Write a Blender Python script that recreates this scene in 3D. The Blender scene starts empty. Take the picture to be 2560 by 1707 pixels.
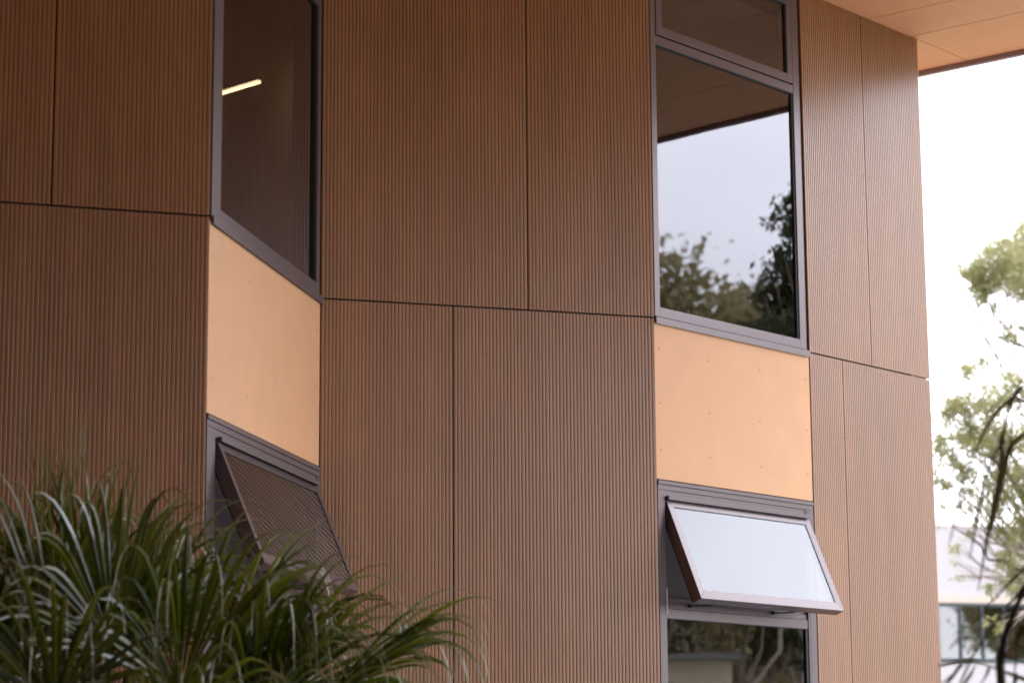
import bpy, math, random
import numpy as np
from mathutils import Vector, Matrix

random.seed(7)
R = math.radians
scene = bpy.context.scene
col = scene.collection

# ------------------------------------------------------------------ camera
EYE = 1.6                                   # height of the lens above the ground
PITCH, ROLL, FPX = R(10.435), R(-0.38), 6055.0
_f = Vector((0, math.cos(PITCH), math.sin(PITCH)))
_u = Vector((0, -math.sin(PITCH), math.cos(PITCH)))
_x = Vector((1, 0, 0))
RT = _x * math.cos(ROLL) + _u * math.sin(ROLL)
UP = -_x * math.sin(ROLL) + _u * math.cos(ROLL)
FW = _f
cam_data = bpy.data.cameras.new("camera")
cam = bpy.data.objects.new("camera", cam_data)
col.objects.link(cam)
cam_data.sensor_width = 36.0
cam_data.lens = FPX / 2560.0 * 36.0
cam_data.clip_start = 0.05
cam_data.clip_end = 3000
m = Matrix.Identity(4)
for i in range(3):
    m[i][0] = RT[i]; m[i][1] = UP[i]; m[i][2] = -FW[i]
m[2][3] = EYE
cam.matrix_world = m
cam_data.dof.use_dof = True
cam_data.dof.focus_distance = 13.6
cam_data.dof.aperture_fstop = 2.8
scene.camera = cam

# ------------------------------------------------------------------ sky, sun, exposure
SUN_AZ, SUN_EL = R(285), R(46)             # azimuth clockwise from +Y: behind the building
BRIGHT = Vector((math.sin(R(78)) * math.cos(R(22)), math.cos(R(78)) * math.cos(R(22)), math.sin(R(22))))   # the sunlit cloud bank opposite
sun_vec = Vector((math.sin(SUN_AZ) * math.cos(SUN_EL), math.cos(SUN_AZ) * math.cos(SUN_EL), math.sin(SUN_EL)))
world = bpy.data.worlds.new("World")
scene.world = world
world.use_nodes = True
nt = world.node_tree
nt.nodes.clear()
wo = nt.nodes.new("ShaderNodeOutputWorld")
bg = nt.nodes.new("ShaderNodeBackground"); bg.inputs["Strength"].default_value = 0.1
sky = nt.nodes.new("ShaderNodeTexSky"); sky.sky_type = 'NISHITA'; sky.sun_disc = False
sky.sun_elevation = SUN_EL; sky.sun_rotation = SUN_AZ
tc = nt.nodes.new("ShaderNodeTexCoord")
mp = nt.nodes.new("ShaderNodeMapping"); mp.inputs["Scale"].default_value = (1, 1, 2.6)
nz = nt.nodes.new("ShaderNodeTexNoise"); nz.inputs["Scale"].default_value = 3.2
nz.inputs["Detail"].default_value = 3.0; nz.inputs["Roughness"].default_value = 0.45
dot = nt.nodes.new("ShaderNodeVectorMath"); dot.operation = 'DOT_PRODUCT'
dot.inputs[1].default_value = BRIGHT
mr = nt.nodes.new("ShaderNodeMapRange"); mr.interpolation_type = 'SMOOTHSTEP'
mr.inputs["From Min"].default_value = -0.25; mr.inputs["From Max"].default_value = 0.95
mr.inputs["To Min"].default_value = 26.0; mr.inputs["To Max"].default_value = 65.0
cr = nt.nodes.new("ShaderNodeMapRange")
cr.inputs["From Min"].default_value = 0.3; cr.inputs["From Max"].default_value = 0.7
cr.inputs["To Min"].default_value = 0.82; cr.inputs["To Max"].default_value = 1.12
mul = nt.nodes.new("ShaderNodeMath"); mul.operation = 'MULTIPLY'
sc = nt.nodes.new("ShaderNodeVectorMath"); sc.operation = 'SCALE'
sc.inputs[0].default_value = (0.935, 0.935, 1.02)
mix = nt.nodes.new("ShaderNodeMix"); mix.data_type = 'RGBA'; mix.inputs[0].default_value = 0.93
L = nt.links.new
L(tc.outputs["Generated"], mp.inputs["Vector"]); L(mp.outputs[0], nz.inputs["Vector"])
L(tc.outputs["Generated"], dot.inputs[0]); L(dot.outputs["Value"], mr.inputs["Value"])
L(nz.outputs["Fac"], cr.inputs["Value"])
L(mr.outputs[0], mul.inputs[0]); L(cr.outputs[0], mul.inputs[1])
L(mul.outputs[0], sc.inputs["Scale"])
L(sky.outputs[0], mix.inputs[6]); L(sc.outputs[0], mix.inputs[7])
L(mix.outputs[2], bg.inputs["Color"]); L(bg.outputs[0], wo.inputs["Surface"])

sun_data = bpy.data.lights.new("sun", 'SUN')
sun_data.energy = 5.0; sun_data.angle = R(8); sun_data.color = (1.0, 0.96, 0.9)
sun = bpy.data.objects.new("sun", sun_data); col.objects.link(sun)
sun.rotation_euler = (-sun_vec).to_track_quat('-Z', 'Y').to_euler()
sun.location = (20, -10, 30)

scene.view_settings.view_transform = 'Standard'
scene.view_settings.look = 'None'
scene.view_settings.exposure = 0.0
scene.view_settings.gamma = 1.0
scene.render.engine = 'CYCLES'
scene.cycles.max_bounces = 8
scene.cycles.transparent_max_bounces = 12
scene.cycles.sample_clamp_indirect = 8.0
scene.cycles.use_denoising = True
scene.cycles.use_adaptive_sampling = False
scene.cycles.pixel_filter_type = 'BLACKMAN_HARRIS'
scene.cycles.filter_width = 1.8

# ------------------------------------------------------------------ materials
def new_mat(name):
    mt = bpy.data.materials.new(name); mt.use_nodes = True
    n = mt.node_tree; b = n.nodes["Principled BSDF"]
    return mt, n, b

def plain(name, rgb, rough=0.6, metal=0.0, spec=0.5, var=0.0, scale=6.0, stretch=None, bump=0.0, bscale=200):
    mt, n, b = new_mat(name)
    b.inputs["Roughness"].default_value = rough
    b.inputs["Metallic"].default_value = metal
    b.inputs["Specular IOR Level"].default_value = spec
    b.inputs["Base Color"].default_value = (*rgb, 1)
    if var > 0:
        g = n.nodes.new("ShaderNodeTexCoord"); mm = n.nodes.new("ShaderNodeMapping")
        if stretch: mm.inputs["Scale"].default_value = stretch
        t = n.nodes.new("ShaderNodeTexNoise"); t.inputs["Scale"].default_value = scale; t.inputs["Detail"].default_value = 6
        t.inputs["Roughness"].default_value = 0.6
        r = n.nodes.new("ShaderNodeMapRange")
        r.inputs["From Min"].default_value = 0.25; r.inputs["From Max"].default_value = 0.75
        r.inputs["To Min"].default_value = 1 - var; r.inputs["To Max"].default_value = 1 + var
        v = n.nodes.new("ShaderNodeVectorMath"); v.operation = 'SCALE'; v.inputs[0].default_value = rgb
        n.links.new(g.outputs["Object"], mm.inputs[0]); n.links.new(mm.outputs[0], t.inputs["Vector"])
        n.links.new(t.outputs["Fac"], r.inputs["Value"]); n.links.new(r.outputs[0], v.inputs["Scale"])
        n.links.new(v.outputs[0], b.inputs["Base Color"])
    if bump > 0:
        g2 = n.nodes.new("ShaderNodeTexCoord")
        t2 = n.nodes.new("ShaderNodeTexNoise"); t2.inputs["Scale"].default_value = bscale; t2.inputs["Detail"].default_value = 4
        bp = n.nodes.new("ShaderNodeBump"); bp.inputs["Strength"].default_value = bump; bp.inputs["Distance"].default_value = 0.002
        n.links.new(g2.outputs["Object"], t2.inputs["Vector"])
        n.links.new(t2.outputs["Fac"], bp.inputs["Height"]); n.links.new(bp.outputs[0], b.inputs["Normal"])
    return mt

def cladding_mat():
    mt, n, b = new_mat("brown_fluted_board")
    b.inputs["Roughness"].default_value = 0.42
    b.inputs["Specular IOR Level"].default_value = 0.85
    g = n.nodes.new("ShaderNodeTexCoord")
    def noise(scale, stretch, det=5):
        mm = n.nodes.new("ShaderNodeMapping"); mm.inputs["Scale"].default_value = stretch
        t = n.nodes.new("ShaderNodeTexNoise"); t.inputs["Scale"].default_value = scale; t.inputs["Detail"].default_value = det
        n.links.new(g.outputs["Object"], mm.inputs[0]); n.links.new(mm.outputs[0], t.inputs["Vector"]); return t
    fibre = noise(60, (1, 1, 0.06), 6)        # vertical fibre streaks, flute to flute
    blot = noise(1.6, (1, 1, 0.5), 4)
    fine = noise(420, (1, 1, 1), 3)
    def rng(t, a, c):
        r = n.nodes.new("ShaderNodeMapRange"); r.inputs["From Min"].default_value = 0.28; r.inputs["From Max"].default_value = 0.72
        r.inputs["To Min"].default_value = a; r.inputs["To Max"].default_value = c
        n.links.new(t.outputs["Fac"], r.inputs["Value"]); return r
    mx = n.nodes.new("ShaderNodeMix"); mx.data_type = 'RGBA'
    mx.inputs[6].default_value = (0.298, 0.144, 0.048, 1); mx.inputs[7].default_value = (0.325, 0.138, 0.052, 1)
    n.links.new(rng(fibre, 0, 1).outputs[0], mx.inputs[0])
    a = n.nodes.new("ShaderNodeMath"); a.operation = 'MULTIPLY'
    a2 = n.nodes.new("ShaderNodeMath"); a2.operation = 'MULTIPLY'
    n.links.new(rng(blot, 0.93, 1.07).outputs[0], a.inputs[0]); a.inputs[1].default_value = 1.0
    n.links.new(a.outputs[0], a2.inputs[0]); n.links.new(rng(fibre, 0.92, 1.08).outputs[0], a2.inputs[1])
    oi = n.nodes.new("ShaderNodeObjectInfo"); orr = n.nodes.new("ShaderNodeMapRange")
    orr.inputs["To Min"].default_value = 0.0; orr.inputs["To Max"].default_value = 1.0   # each board carries its own tone
    a3 = n.nodes.new("ShaderNodeMath"); a3.operation = 'MULTIPLY'
    stn = noise(9, (1, 1, 0.10), 4)           # rain streaks
    a4 = n.nodes.new("ShaderNodeMath"); a4.operation = 'MULTIPLY'
    n.links.new(oi.outputs["Color"], orr.inputs["Value"]); n.links.new(orr.outputs[0], a3.inputs[0]); n.links.new(a2.outputs[0], a3.inputs[1])
    n.links.new(a3.outputs[0], a4.inputs[0]); n.links.new(rng(stn, 0.86, 1.08).outputs[0], a4.inputs[1])
    v = n.nodes.new("ShaderNodeVectorMath"); v.operation = 'SCALE'
    n.links.new(mx.outputs[2], v.inputs[0]); n.links.new(a4.outputs[0], v.inputs["Scale"])
    n.links.new(v.outputs[0], b.inputs["Base Color"])
    n.links.new(rng(blot, 0.30, 0.36).outputs[0], b.inputs["Roughness"])
    return mt

def glass_mat(name, tint, refl=1.0, refl_tint=(1, 1, 1)):
    """coated double glazing: tinted see-through plus a mirror reflection that grows towards grazing"""
    mt = bpy.data.materials.new(name); mt.use_nodes = True
    n = mt.node_tree; n.nodes.clear()
    o = n.nodes.new("ShaderNodeOutputMaterial")
    tr = n.nodes.new("ShaderNodeBsdfTransparent"); tr.inputs[0].default_value = (*tint, 1)
    gl = n.nodes.new("ShaderNodeBsdfGlossy"); gl.inputs["Roughness"].default_value = 0.0; gl.inputs[0].default_value = (*refl_tint, 1)
    g = n.nodes.new("ShaderNodeTexCoord"); t = n.nodes.new("ShaderNodeTexNoise"); t.inputs["Scale"].default_value = 1.3; t.inputs["Detail"].default_value = 1
    bp = n.nodes.new("ShaderNodeBump"); bp.inputs["Strength"].default_value = 0.10; bp.inputs["Distance"].default_value = 0.01
    fr = n.nodes.new("ShaderNodeFresnel"); fr.inputs["IOR"].default_value = 1.75
    mu = n.nodes.new("ShaderNodeMath"); mu.operation = 'MULTIPLY'; mu.inputs[1].default_value = 1.55 * refl; mu.use_clamp = True
    ge = n.nodes.new("ShaderNodeNewGeometry"); fs_ = n.nodes.new("ShaderNodeMath"); fs_.operation = 'SUBTRACT'; fs_.inputs[0].default_value = 1.0
    fm = n.nodes.new("ShaderNodeMath"); fm.operation = 'MULTIPLY'
    n.links.new(ge.outputs["Backfacing"], fs_.inputs[1]); n.links.new(fs_.outputs[0], fm.inputs[1]); n.links.new(mu.outputs[0], fm.inputs[0])
    mxs = n.nodes.new("ShaderNodeMixShader")
    l = n.links.new
    l(g.outputs["Object"], t.inputs["Vector"]); l(t.outputs["Fac"], bp.inputs["Height"]); l(bp.outputs[0], gl.inputs["Normal"])
    l(fr.outputs[0], mu.inputs[0]); l(fm.outputs[0], mxs.inputs[0]); l(tr.outputs[0], mxs.inputs[1]); l(gl.outputs[0], mxs.inputs[2])
    l(mxs.outputs[0], o.inputs[0])
    return mt

def leaf_mat(name, c1, c2, rough=0.45, transl=0.35, spec=0.5, tip=None, hue=None):
    mt, n, b = new_mat(name)
    b.inputs["Roughness"].default_value = rough; b.inputs["Specular IOR Level"].default_value = spec
    geo = n.nodes.new("ShaderNodeNewGeometry")
    mx = n.nodes.new("ShaderNodeMix"); mx.data_type = 'RGBA'
    mx.inputs[6].default_value = (*c1, 1); mx.inputs[7].default_value = (*c2, 1)
    n.links.new(geo.outputs["Random Per Island"], mx.inputs[0])
    out_col = mx.outputs[2]
    if tip:
        at = n.nodes.new("ShaderNodeAttribute"); at.attribute_name = "along"
        r = n.nodes.new("ShaderNodeMapRange"); r.inputs["From Min"].default_value = 0.6; r.inputs["From Max"].default_value = 1.0
        r.inputs["To Min"].default_value = 0.0; r.inputs["To Max"].default_value = 0.9
        m2 = n.nodes.new("ShaderNodeMix"); m2.data_type = 'RGBA'; m2.inputs[7].default_value = (*tip, 1)
        n.links.new(at.outputs["Fac"], r.inputs["Value"]); n.links.new(r.outputs[0], m2.inputs[0]); n.links.new(out_col, m2.inputs[6])
        out_col = m2.outputs[2]
    n.links.new(out_col, b.inputs["Base Color"])
    tr = n.nodes.new("ShaderNodeBsdfTranslucent"); n.links.new(out_col, tr.inputs[0])
    ms = n.nodes.new("ShaderNodeMixShader"); ms.inputs[0].default_value = transl
    o = n.nodes["Material Output"]
    n.links.new(b.outputs[0], ms.inputs[1]); n.links.new(tr.outputs[0], ms.inputs[2]); n.links.new(ms.outputs[0], o.inputs[0])
    return mt

M = {}
M['clad'] = cladding_mat()
M['screw'] = plain("screw_head", (0.34, 0.22, 0.17), 0.4, 0.0, 0.6)
M['oscrew'] = plain("countersunk_screw", (0.36, 0.20, 0.12), 0.6)
M['ochre'] = plain("ochre_sheet", (0.70, 0.408, 0.222), 0.6, 0, 0.3, var=0.045, scale=5, bump=0.12, bscale=350)
M['soffit'] = plain("soffit_board", (0.76, 0.375, 0.180), 0.62, 0, 0.3, var=0.06, scale=3, bump=0.15, bscale=300)
M['back'] = plain("joint_shadow_black", (0.012, 0.009, 0.008), 0.85)  # near-black backing colour, painted in as shadow of the panel joints
M['frame'] = plain("bronze_frame", (0.135, 0.108, 0.114), 0.30, 0.42, 0.6, var=0.05, scale=14, bump=0.03, bscale=500)
M['gasket'] = plain("rubber_gasket", (0.012, 0.012, 0.013), 0.6)
M['chain'] = plain("steel_chain", (0.05, 0.045, 0.045), 0.4, 0.6)
M['keeper'] = plain("white_keeper", (0.8, 0.8, 0.82), 0.4)
M['screen'] = plain("insect_screen", (0.115, 0.10, 0.105), 0.8, 0, 0.2, var=0.04, scale=30)
M['sashglass'] = glass_mat('sash_glass', (0.45, 0.45, 0.44), 0.76, (0.93, 0.96, 1.0))
M['glass'] = glass_mat("window_glass", (0.66, 0.64, 0.60), 0.85, (0.93, 0.94, 1.0))
M['room'] = plain("room_plaster", (0.62, 0.48, 0.36), 0.8, var=0.05)
M['roomfloor'] = plain("room_floor", (0.12, 0.10, 0.09), 0.6)
M['fascia'] = plain("fascia_metal", (0.34, 0.28, 0.33), 0.4, 0.3)
M['paving'] = plain("concrete_paving", (0.28, 0.275, 0.275), 0.85, var=0.12, scale=1.5, bump=0.3, bscale=60)
M['ground'] = plain("dry_grass_ground", (0.13, 0.13, 0.06), 0.95, var=0.3, scale=0.6)
M['render'] = plain("white_render", (0.44, 0.42, 0.455), 0.8, var=0.03, scale=0.5)
M['band'] = plain("beige_band", (0.50, 0.42, 0.38), 0.7, var=0.04)
M['teal'] = plain("grey_teal_frame", (0.045, 0.058, 0.068), 0.45, 0.2)
M['farglass'] = glass_mat("far_glass", (0.5, 0.55, 0.52), 1.3)
M['cream'] = plain("cream_wall", (0.86, 0.76, 0.56), 0.8, var=0.05)
M['roofgrey'] = plain("grey_roof", (0.3, 0.3, 0.31), 0.6)
M['bark'] = plain("smooth_bark", (0.36, 0.30, 0.27), 0.85, var=0.3, scale=3, stretch=(1, 1, 0.3))
M['twig'] = plain("dark_twig", (0.10, 0.08, 0.07), 0.9)
M['euc'] = leaf_mat("gum_leaf", (0.19, 0.215, 0.085), (0.43, 0.39, 0.20), 0.5, 0.55, 0.4)
M['eucdark'] = leaf_mat("dark_leaf", (0.035, 0.05, 0.022), (0.10, 0.11, 0.055), 0.55, 0.40, 0.3)
M['khaki'] = leaf_mat("khaki_leaf", (0.30, 0.275, 0.14), (0.46, 0.41, 0.24), 0.6, 0.55, 0.3)
M['palm'] = leaf_mat("palm_blade", (0.030, 0.060, 0.003), (0.190, 0.235, 0.016), 0.24, 0.38, 1.0, tip=(0.50, 0.47, 0.30))
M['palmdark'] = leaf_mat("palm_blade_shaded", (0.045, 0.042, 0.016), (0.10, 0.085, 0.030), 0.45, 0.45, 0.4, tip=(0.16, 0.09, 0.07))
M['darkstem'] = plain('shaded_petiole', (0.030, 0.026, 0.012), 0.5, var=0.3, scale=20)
M['petiole'] = plain("palm_petiole", (0.09, 0.12, 0.03), 0.4, var=0.2, scale=8)
M['dry'] = plain("dry_fibre", (0.26, 0.13, 0.06), 0.85, var=0.35, scale=12)
mt, n_, b_ = new_mat("lamp_tube"); b_.inputs["Emission Color"].default_value = (1, 0.80, 0.48, 1); b_.inputs["Emission Strength"].default_value = 6.0
M['tube'] = mt

# ------------------------------------------------------------------ helpers
class MB:
    """collects faces for ONE mesh object"""
    def __init__(s): s.v = []; s.f = []; s.mi = []; s.a = []
    def add(s, verts, faces, mi=0, along=None):
        o = len(s.v); s.v.extend([tuple(p) for p in verts]); s.f.extend([tuple(i + o for i in f) for f in faces])
        s.mi.extend([mi] * len(faces)); s.a.extend(along if along is not None else [0.0] * len(verts))
    def build(s, name, mats, parent=None, smooth=False, attr=False, bevel=0.0, base=None):
        if not isinstance(mats, (list, tuple)): mats = [mats]
        off = Vector(world_loc(parent)) if parent else (Vector(base) if base else Vector((0, 0, 0)))
        va = np.array(s.v, dtype=float) - np.array(off)
        me = bpy.data.meshes.new(name); me.from_pydata([tuple(p) for p in va], [], s.f)
        for mm_ in mats: me.materials.append(mm_)
        me.polygons.foreach_set("material_index", s.mi)
        if smooth: me.polygons.foreach_set("use_smooth", [True] * len(s.f))
        if attr:
            at = me.attributes.new("along", 'FLOAT', 'POINT'); at.data.foreach_set("value", s.a)
        me.update()
        o = bpy.data.objects.new(name, me); col.objects.link(o)
        if parent: o.parent = parent
        elif base: o.location = off
        if bevel:
            b = o.modifiers.new("edge", 'BEVEL'); b.width = bevel; b.segments = 2; b.limit_method = 'ANGLE'; b.angle_limit = R(40)
        return o

def world_loc(o):
    v = Vector((0, 0, 0))
    while o is not None: v += o.location; o = o.parent
    return v

def empty(name, loc, label, cat, group=None):
    o = bpy.data.objects.new(name, None); col.objects.link(o); o.location = loc
    o.empty_display_size = 0.2
    o["label"] = label; o["category"] = cat
    if group: o["group"] = group
    return o

def part_empty(name, parent, label=None, loc=None):
    o = bpy.data.objects.new(name, None); col.objects.link(o); o.parent = parent; o.empty_display_size = 0.1
    if loc is not None: o.location = Vector(loc) - world_loc(parent)
    if label: o["label"] = label
    return o

BOXF = [(0, 3, 2, 1), (4, 5, 6, 7), (0, 1, 5, 4), (1, 2, 6, 5), (2, 3, 7, 6), (3, 0, 4, 7)]
BOXL = [tuple(reversed(f)) for f in BOXF]       # for left-handed corner orders
class Face:
    """a straight run of facade: u along it, s outwards, z above the lens"""
    def __init__(s, P, ang):
        s.P = Vector((P[0], P[1], 0)); s.t = Vector((math.sin(ang), math.cos(ang), 0)); s.n = Vector((s.t.y, -s.t.x, 0))
    def pt(s, u, o, z): return s.P + s.t * u + s.n * o + Vector((0, 0, z + EYE))
    def box(s, mb, u0, u1, s0, s1, z0, z1, mi=0):
        q = [s.pt(u, o, z) for z in (z0, z1) for (u, o) in ((u0, s0), (u1, s0), (u1, s1), (u0, s1))]
        mb.add(q, BOXL, mi)
    def ring(s, mb, u0, u1, z0, z1, w, s0, s1, mi=0):
        """four rails round an opening; w = (left, right, bottom, top)"""
        s.box(mb, u0, u0 + w[0], s0, s1, z0, z1, mi); s.box(mb, u1 - w[1], u1, s0, s1, z0, z1, mi)
        s.box(mb, u0 + w[0], u1 - w[1], s0, s1, z0, z0 + w[2], mi); s.box(mb, u0 + w[0], u1 - w[1], s0, s1, z1 - w[3], z1, mi)

def tube(mb, pts, radii, n=8, mi=0, cap=True):
    pts = [Vector(p) for p in pts]; vs = []; fs = []
    prev = None
    for i, p in enumerate(pts):
        d = (pts[min(i + 1, len(pts) - 1)] - pts[max(i - 1, 0)]).normalized()
        if prev is None:
            a = d.orthogonal().normalized()
        else:
            a = (prev - d * prev.dot(d)).normalized()
        prev = a; b = d.cross(a)
        r = radii[i] if isinstance(radii, (list, tuple)) else radii
        for k in range(n):
            t = 2 * math.pi * k / n
            vs.append(p + a * math.cos(t) * r + b * math.sin(t) * r)
    for i in range(len(pts) - 1):
        for k in range(n):
            k2 = (k + 1) % n
            fs.append((i * n + k, i * n + k2, (i + 1) * n + k2, (i + 1) * n + k))
    if cap: fs.append(tuple(range(n - 1, -1, -1))); fs.append(tuple((len(pts) - 1) * n + k for k in range(n)))
    mb.add(vs, fs, mi)

def px(x, y, depth):
    """world point seen at photo pixel x, y at a distance along the view axis (used only to measure the place)"""
    d = FW + RT * ((x - 1280) / FPX) - UP * ((y - 853.5) / FPX)
    return Vector((0, 0, EYE)) + d * depth

def pxz(x, y, z):
    d = FW + RT * ((x - 1280) / FPX) - UP * ((y - 853.5) / FPX)
    return Vector((0, 0, EYE)) + d * (z / d.z)

# ------------------------------------------------------------------ ground
g = MB()
N = 24; S = 900
vs = []; fs = []
for i in range(N + 1):
    for j in range(N + 1):
        x = -S + 2 * S * i / N; y = -S + 2 * S * j / N
        dd = math.hypot(x, y)
        vs.append((x, y, 0 if dd < 160 else (dd - 160) * 0.004))
for i in range(N):
    for j in range(N): fs.append((i * (N + 1) + j, (i + 1) * (N + 1) + j, (i + 1) * (N + 1) + j + 1, i * (N + 1) + j + 1))
g.add(vs, fs); o = g.build("ground", M['ground']); o["kind"] = "structure"
p = MB(); p.add([(-9, -14, 0.004), (26, -14, 0.004), (26, 24, 0.004), (-9, 24, 0.004)], [(0, 1, 2, 3)])
o = p.build("paving", M['paving']); o["kind"] = "structure"

# ------------------------------------------------------------------ the building
PA = (-1.41308, 11.05334); PB = (-1.04631, 13.0); P2 = (0.81520, 13.61455)
FA = Face(PA, R(71.73)); FB = Face(PB, R(71.73)); F1 = Face(PA, R(10.67)); F2 = Face(P2, R(41.35)); FC = F2
LB = 1.9595; L1 = 1.981
ZJ0, ZJ1 = 2.637, 2.647       # the storey joint
ZT = 4.985                    # underside of the soffit
ZB = -1.55
bld = empty("building", (0.0, 14.5, 0.0), "faceted brown building of fluted boards with two window bays", "building")

PITCHF = 0.02085
TONES = [.95, .95, 1.0, .93, .94, 1.06, .98, 1.04, 1.08, 0.98, .93, .98, .88]
def fluted(name_face, u0, u1, z0, z1, screws_u, screws_z, name="cladding_panel"):
    F = name_face; mb = MB()
    n = max(2, round((u1 - u0) / PITCHF)); w = (u1 - u0) / n
    prof = []
    for k in range(n):
        a = u0 + k * w
        prof += [(a, -0.0062), (a + .065 * w, -0.0062), (a + .095 * w, -0.0010), (a + .17 * w, -0.0002), (a + .5 * w, 0.0), (a + .83 * w, -0.0002), (a + .905 * w, -0.0010), (a + .935 * w, -0.0062)]
    prof[0] = (u0, -0.0015)
    prof[1] = (u0 + .03 * w, -0.001)
    prof.append((u1, -0.0015))
    prof[-2] = (u1 - .03 * w, -0.001)
    vs = []; fs = []
    for (u, s) in prof: vs += [F.pt(u, s, z0), F.pt(u, s, z1)]
    for i in range(len(prof) - 1): fs.append((2 * i, 2 * i + 2, 2 * i + 3, 2 * i + 1))
    mb.add(vs, fs)
    # edges and back
    b = [F.pt(u0, -.015, z0), F.pt(u0, -.015, z1), F.pt(u1, -.015, z1), F.pt(u1, -.015, z0)]
    mb.add(b + [F.pt(u0, -.0015, z0), F.pt(u0, -.0015, z1), F.pt(u1, -.0015, z1), F.pt(u1, -.0015, z0)],
           [(0, 1, 2, 3), (0, 4, 5, 1), (3, 2, 6, 7)])
    for zz in (z0, z1):
        mb.add([F.pt(u, s, zz) for (u, s) in prof] + [F.pt(u1, -.015, zz), F.pt(u0, -.015, zz)], [tuple(range(len(prof) + 2))])
    for su in screws_u:
        su = u0 + (round((su - u0) / w - .5) + .5) * w
        for sz in screws_z:
            if sz > z1 or sz < z0: continue
            jit = random.uniform(-.004, .004)
            c = F.pt(su, 0.0, sz + jit); r = 0.0052
            ring = [c + F.t * (math.cos(a) * r) + Vector((0, 0, math.sin(a) * r)) for a in [k * math.pi / 5 for k in range(10)]]
            mb.add([q - F.n * .002 for q in ring] + [q * 0.35 + c * 0.65 + F.n * .0022 for q in ring] + [q * .8 + c * .2 + F.n * .0016 for q in ring],
                   [(k, (k + 1) % 10, 20 + (k + 1) % 10, 20 + k) for k in range(10)] + [(20 + k, 20 + (k + 1) % 10, 10 + (k + 1) % 10, 10 + k) for k in range(10)] + [tuple(10 + k for k in range(10))], 1)
    o = mb.build(name, [M['clad'], M['screw']], bld)
    t_ = TONES.pop(0); o.color = (t_, t_, t_, 1)
    return o

LZ = [2.585, 2.145, 1.60, 1.05, 0.50, -0.05]
UZ = [2.70, 3.29, 3.89, 4.49, 4.93]
G = 0.0045
e = 0.034
fluted(FA, -4.6, -0.7365 - 1.2 - G, ZJ1, ZT, (-1.98,), UZ)
fluted(FA, -0.7365 - 1.2 + G, -0.7365 - G, ZJ1, ZT, (-1.90, -1.34, -0.78), UZ)
fluted(FA, -0.7365 + G, -0.002, ZJ1, ZT, (-0.70, -0.06), UZ)
fluted(FA, -4.6, -1.206, ZB, ZJ0, (-1.24,), LZ)
fluted(FA, -1.197, -0.002, ZB, ZJ0, (-1.15, -0.60, -0.06), LZ)
fluted(FB, 0.003, 1.1985 - G, ZJ1, ZT, (0.045, .60, 1.1985 - e), UZ)
fluted(FB, 1.1985 + G, LB, ZJ1, ZT, (1.1985 + e, LB - .05), UZ)
fluted(FB, 0.003, .756 - G, ZB, ZJ0, (0.045, .756 - e), LZ)
fluted(FB, .756 + G, LB, ZB, ZJ0, (.756 + e, 1.36, LB - .05), LZ)
UC0, UC1 = 1.562, 2.958
fluted(FC, UC0, 2.2595 - G, ZJ1, ZT, (UC0 + .04, 2.2595 - e), UZ)
fluted(FC, 2.2595 + G, UC1, ZJ1, ZT, (2.2595 + e, UC1 - .05), UZ)
fluted(FC, UC0, 1.921 - G, ZB, ZJ0, (UC0 + .04, 1.921 - e), LZ)
fluted(FC, 1.921 + G, UC1, ZB, ZJ0, (1.921 + e, 2.45, UC1 - .05), LZ)

# the hidden end wall behind the far corner, and the backing whose black stands in for shadow in the joints
FE_P = FC.pt(UC1 - .016, -.016, 0)
FE = Face((FE_P.x, FE_P.y), R(-51.7))
mb = MB(); FE.box(mb, 0.004, 7.0, -.2, 0.0, ZB, ZT); mb.build("end_wall", M['clad'], bld)
mb = MB()
FA.box(mb, -4.6, -0.03, -.12, -.022, ZB, ZT + .02)
FB.box(mb, -0.012, LB + .03, -.12, -.022, ZB, ZT + .02)
FC.box(mb, 1.52, UC1 - .02, -.12, -.022, ZB, ZT + .02)
# spandrel zone and strips closing the bays
F1.box(mb, 0.02, L1 - .005, -.16, -.03, 1.71, 2.64)
F2.box(mb, 0.0, 1.53, -.16, -.03, 1.71, 2.64)
F1.box(mb, 1.952, L1 + .01, -.16, -.028, ZB, 1.709); F1.box(mb, 1.952, L1 + .01, -.16, -.028, 2.641, ZT + .02)
F1.box(mb, 0.002, 0.024, -.10, -.03, ZB, 1.709); F1.box(mb, 0.002, 0.024, -.10, -.03, 2.641, ZT + .02)
F2.box(mb, 1.531, 1.56, -.16, -.03, ZB, 1.709); F2.box(mb, 1.531, 1.56, -.16, -.03, 2.641, ZT + .02)
F2.box(mb, -.03, 0.004, -.16, -.03, ZB, 1.709); F2.box(mb, -.03, 0.004, -.16, -.03, 2.641, ZT + .02)
mb.build("wall_backing", M['back'], bld)

def spandrel(F, u0, u1, us):
    mb = MB(); F.box(mb, u0, u1, -.012, 0.0, 1.715, 2.622)
    for u in us:
        for z in (2.458, 2.146, 1.88):
            c = F.pt(u + random.uniform(-.006, .006), 0.0, z + random.uniform(-.006, .006)); r = .0052
            ring = [c + F.t * (math.cos(a) * r) + Vector((0, 0, math.sin(a) * r)) + F.n * .0012 for a in [k * math.pi / 4 for k in range(8)]]
            mb.add(ring + [c + F.n * .0006 + (q - c) * 1.25 - F.n * .0012 for q in ring], [tuple(range(8))] + [(k, (k + 1) % 8, 8 + (k + 1) % 8, 8 + k) for k in range(8)], 1)
    return mb.build("spandrel_panel", [M['ochre'], M['oscrew']], bld)
spandrel(F1, 0.004, L1 - .012, (.055, .63, 1.33, 1.90))
spandrel(F2, -0.004, 1.546, (.035, .51, 1.01, 1.50))

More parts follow.
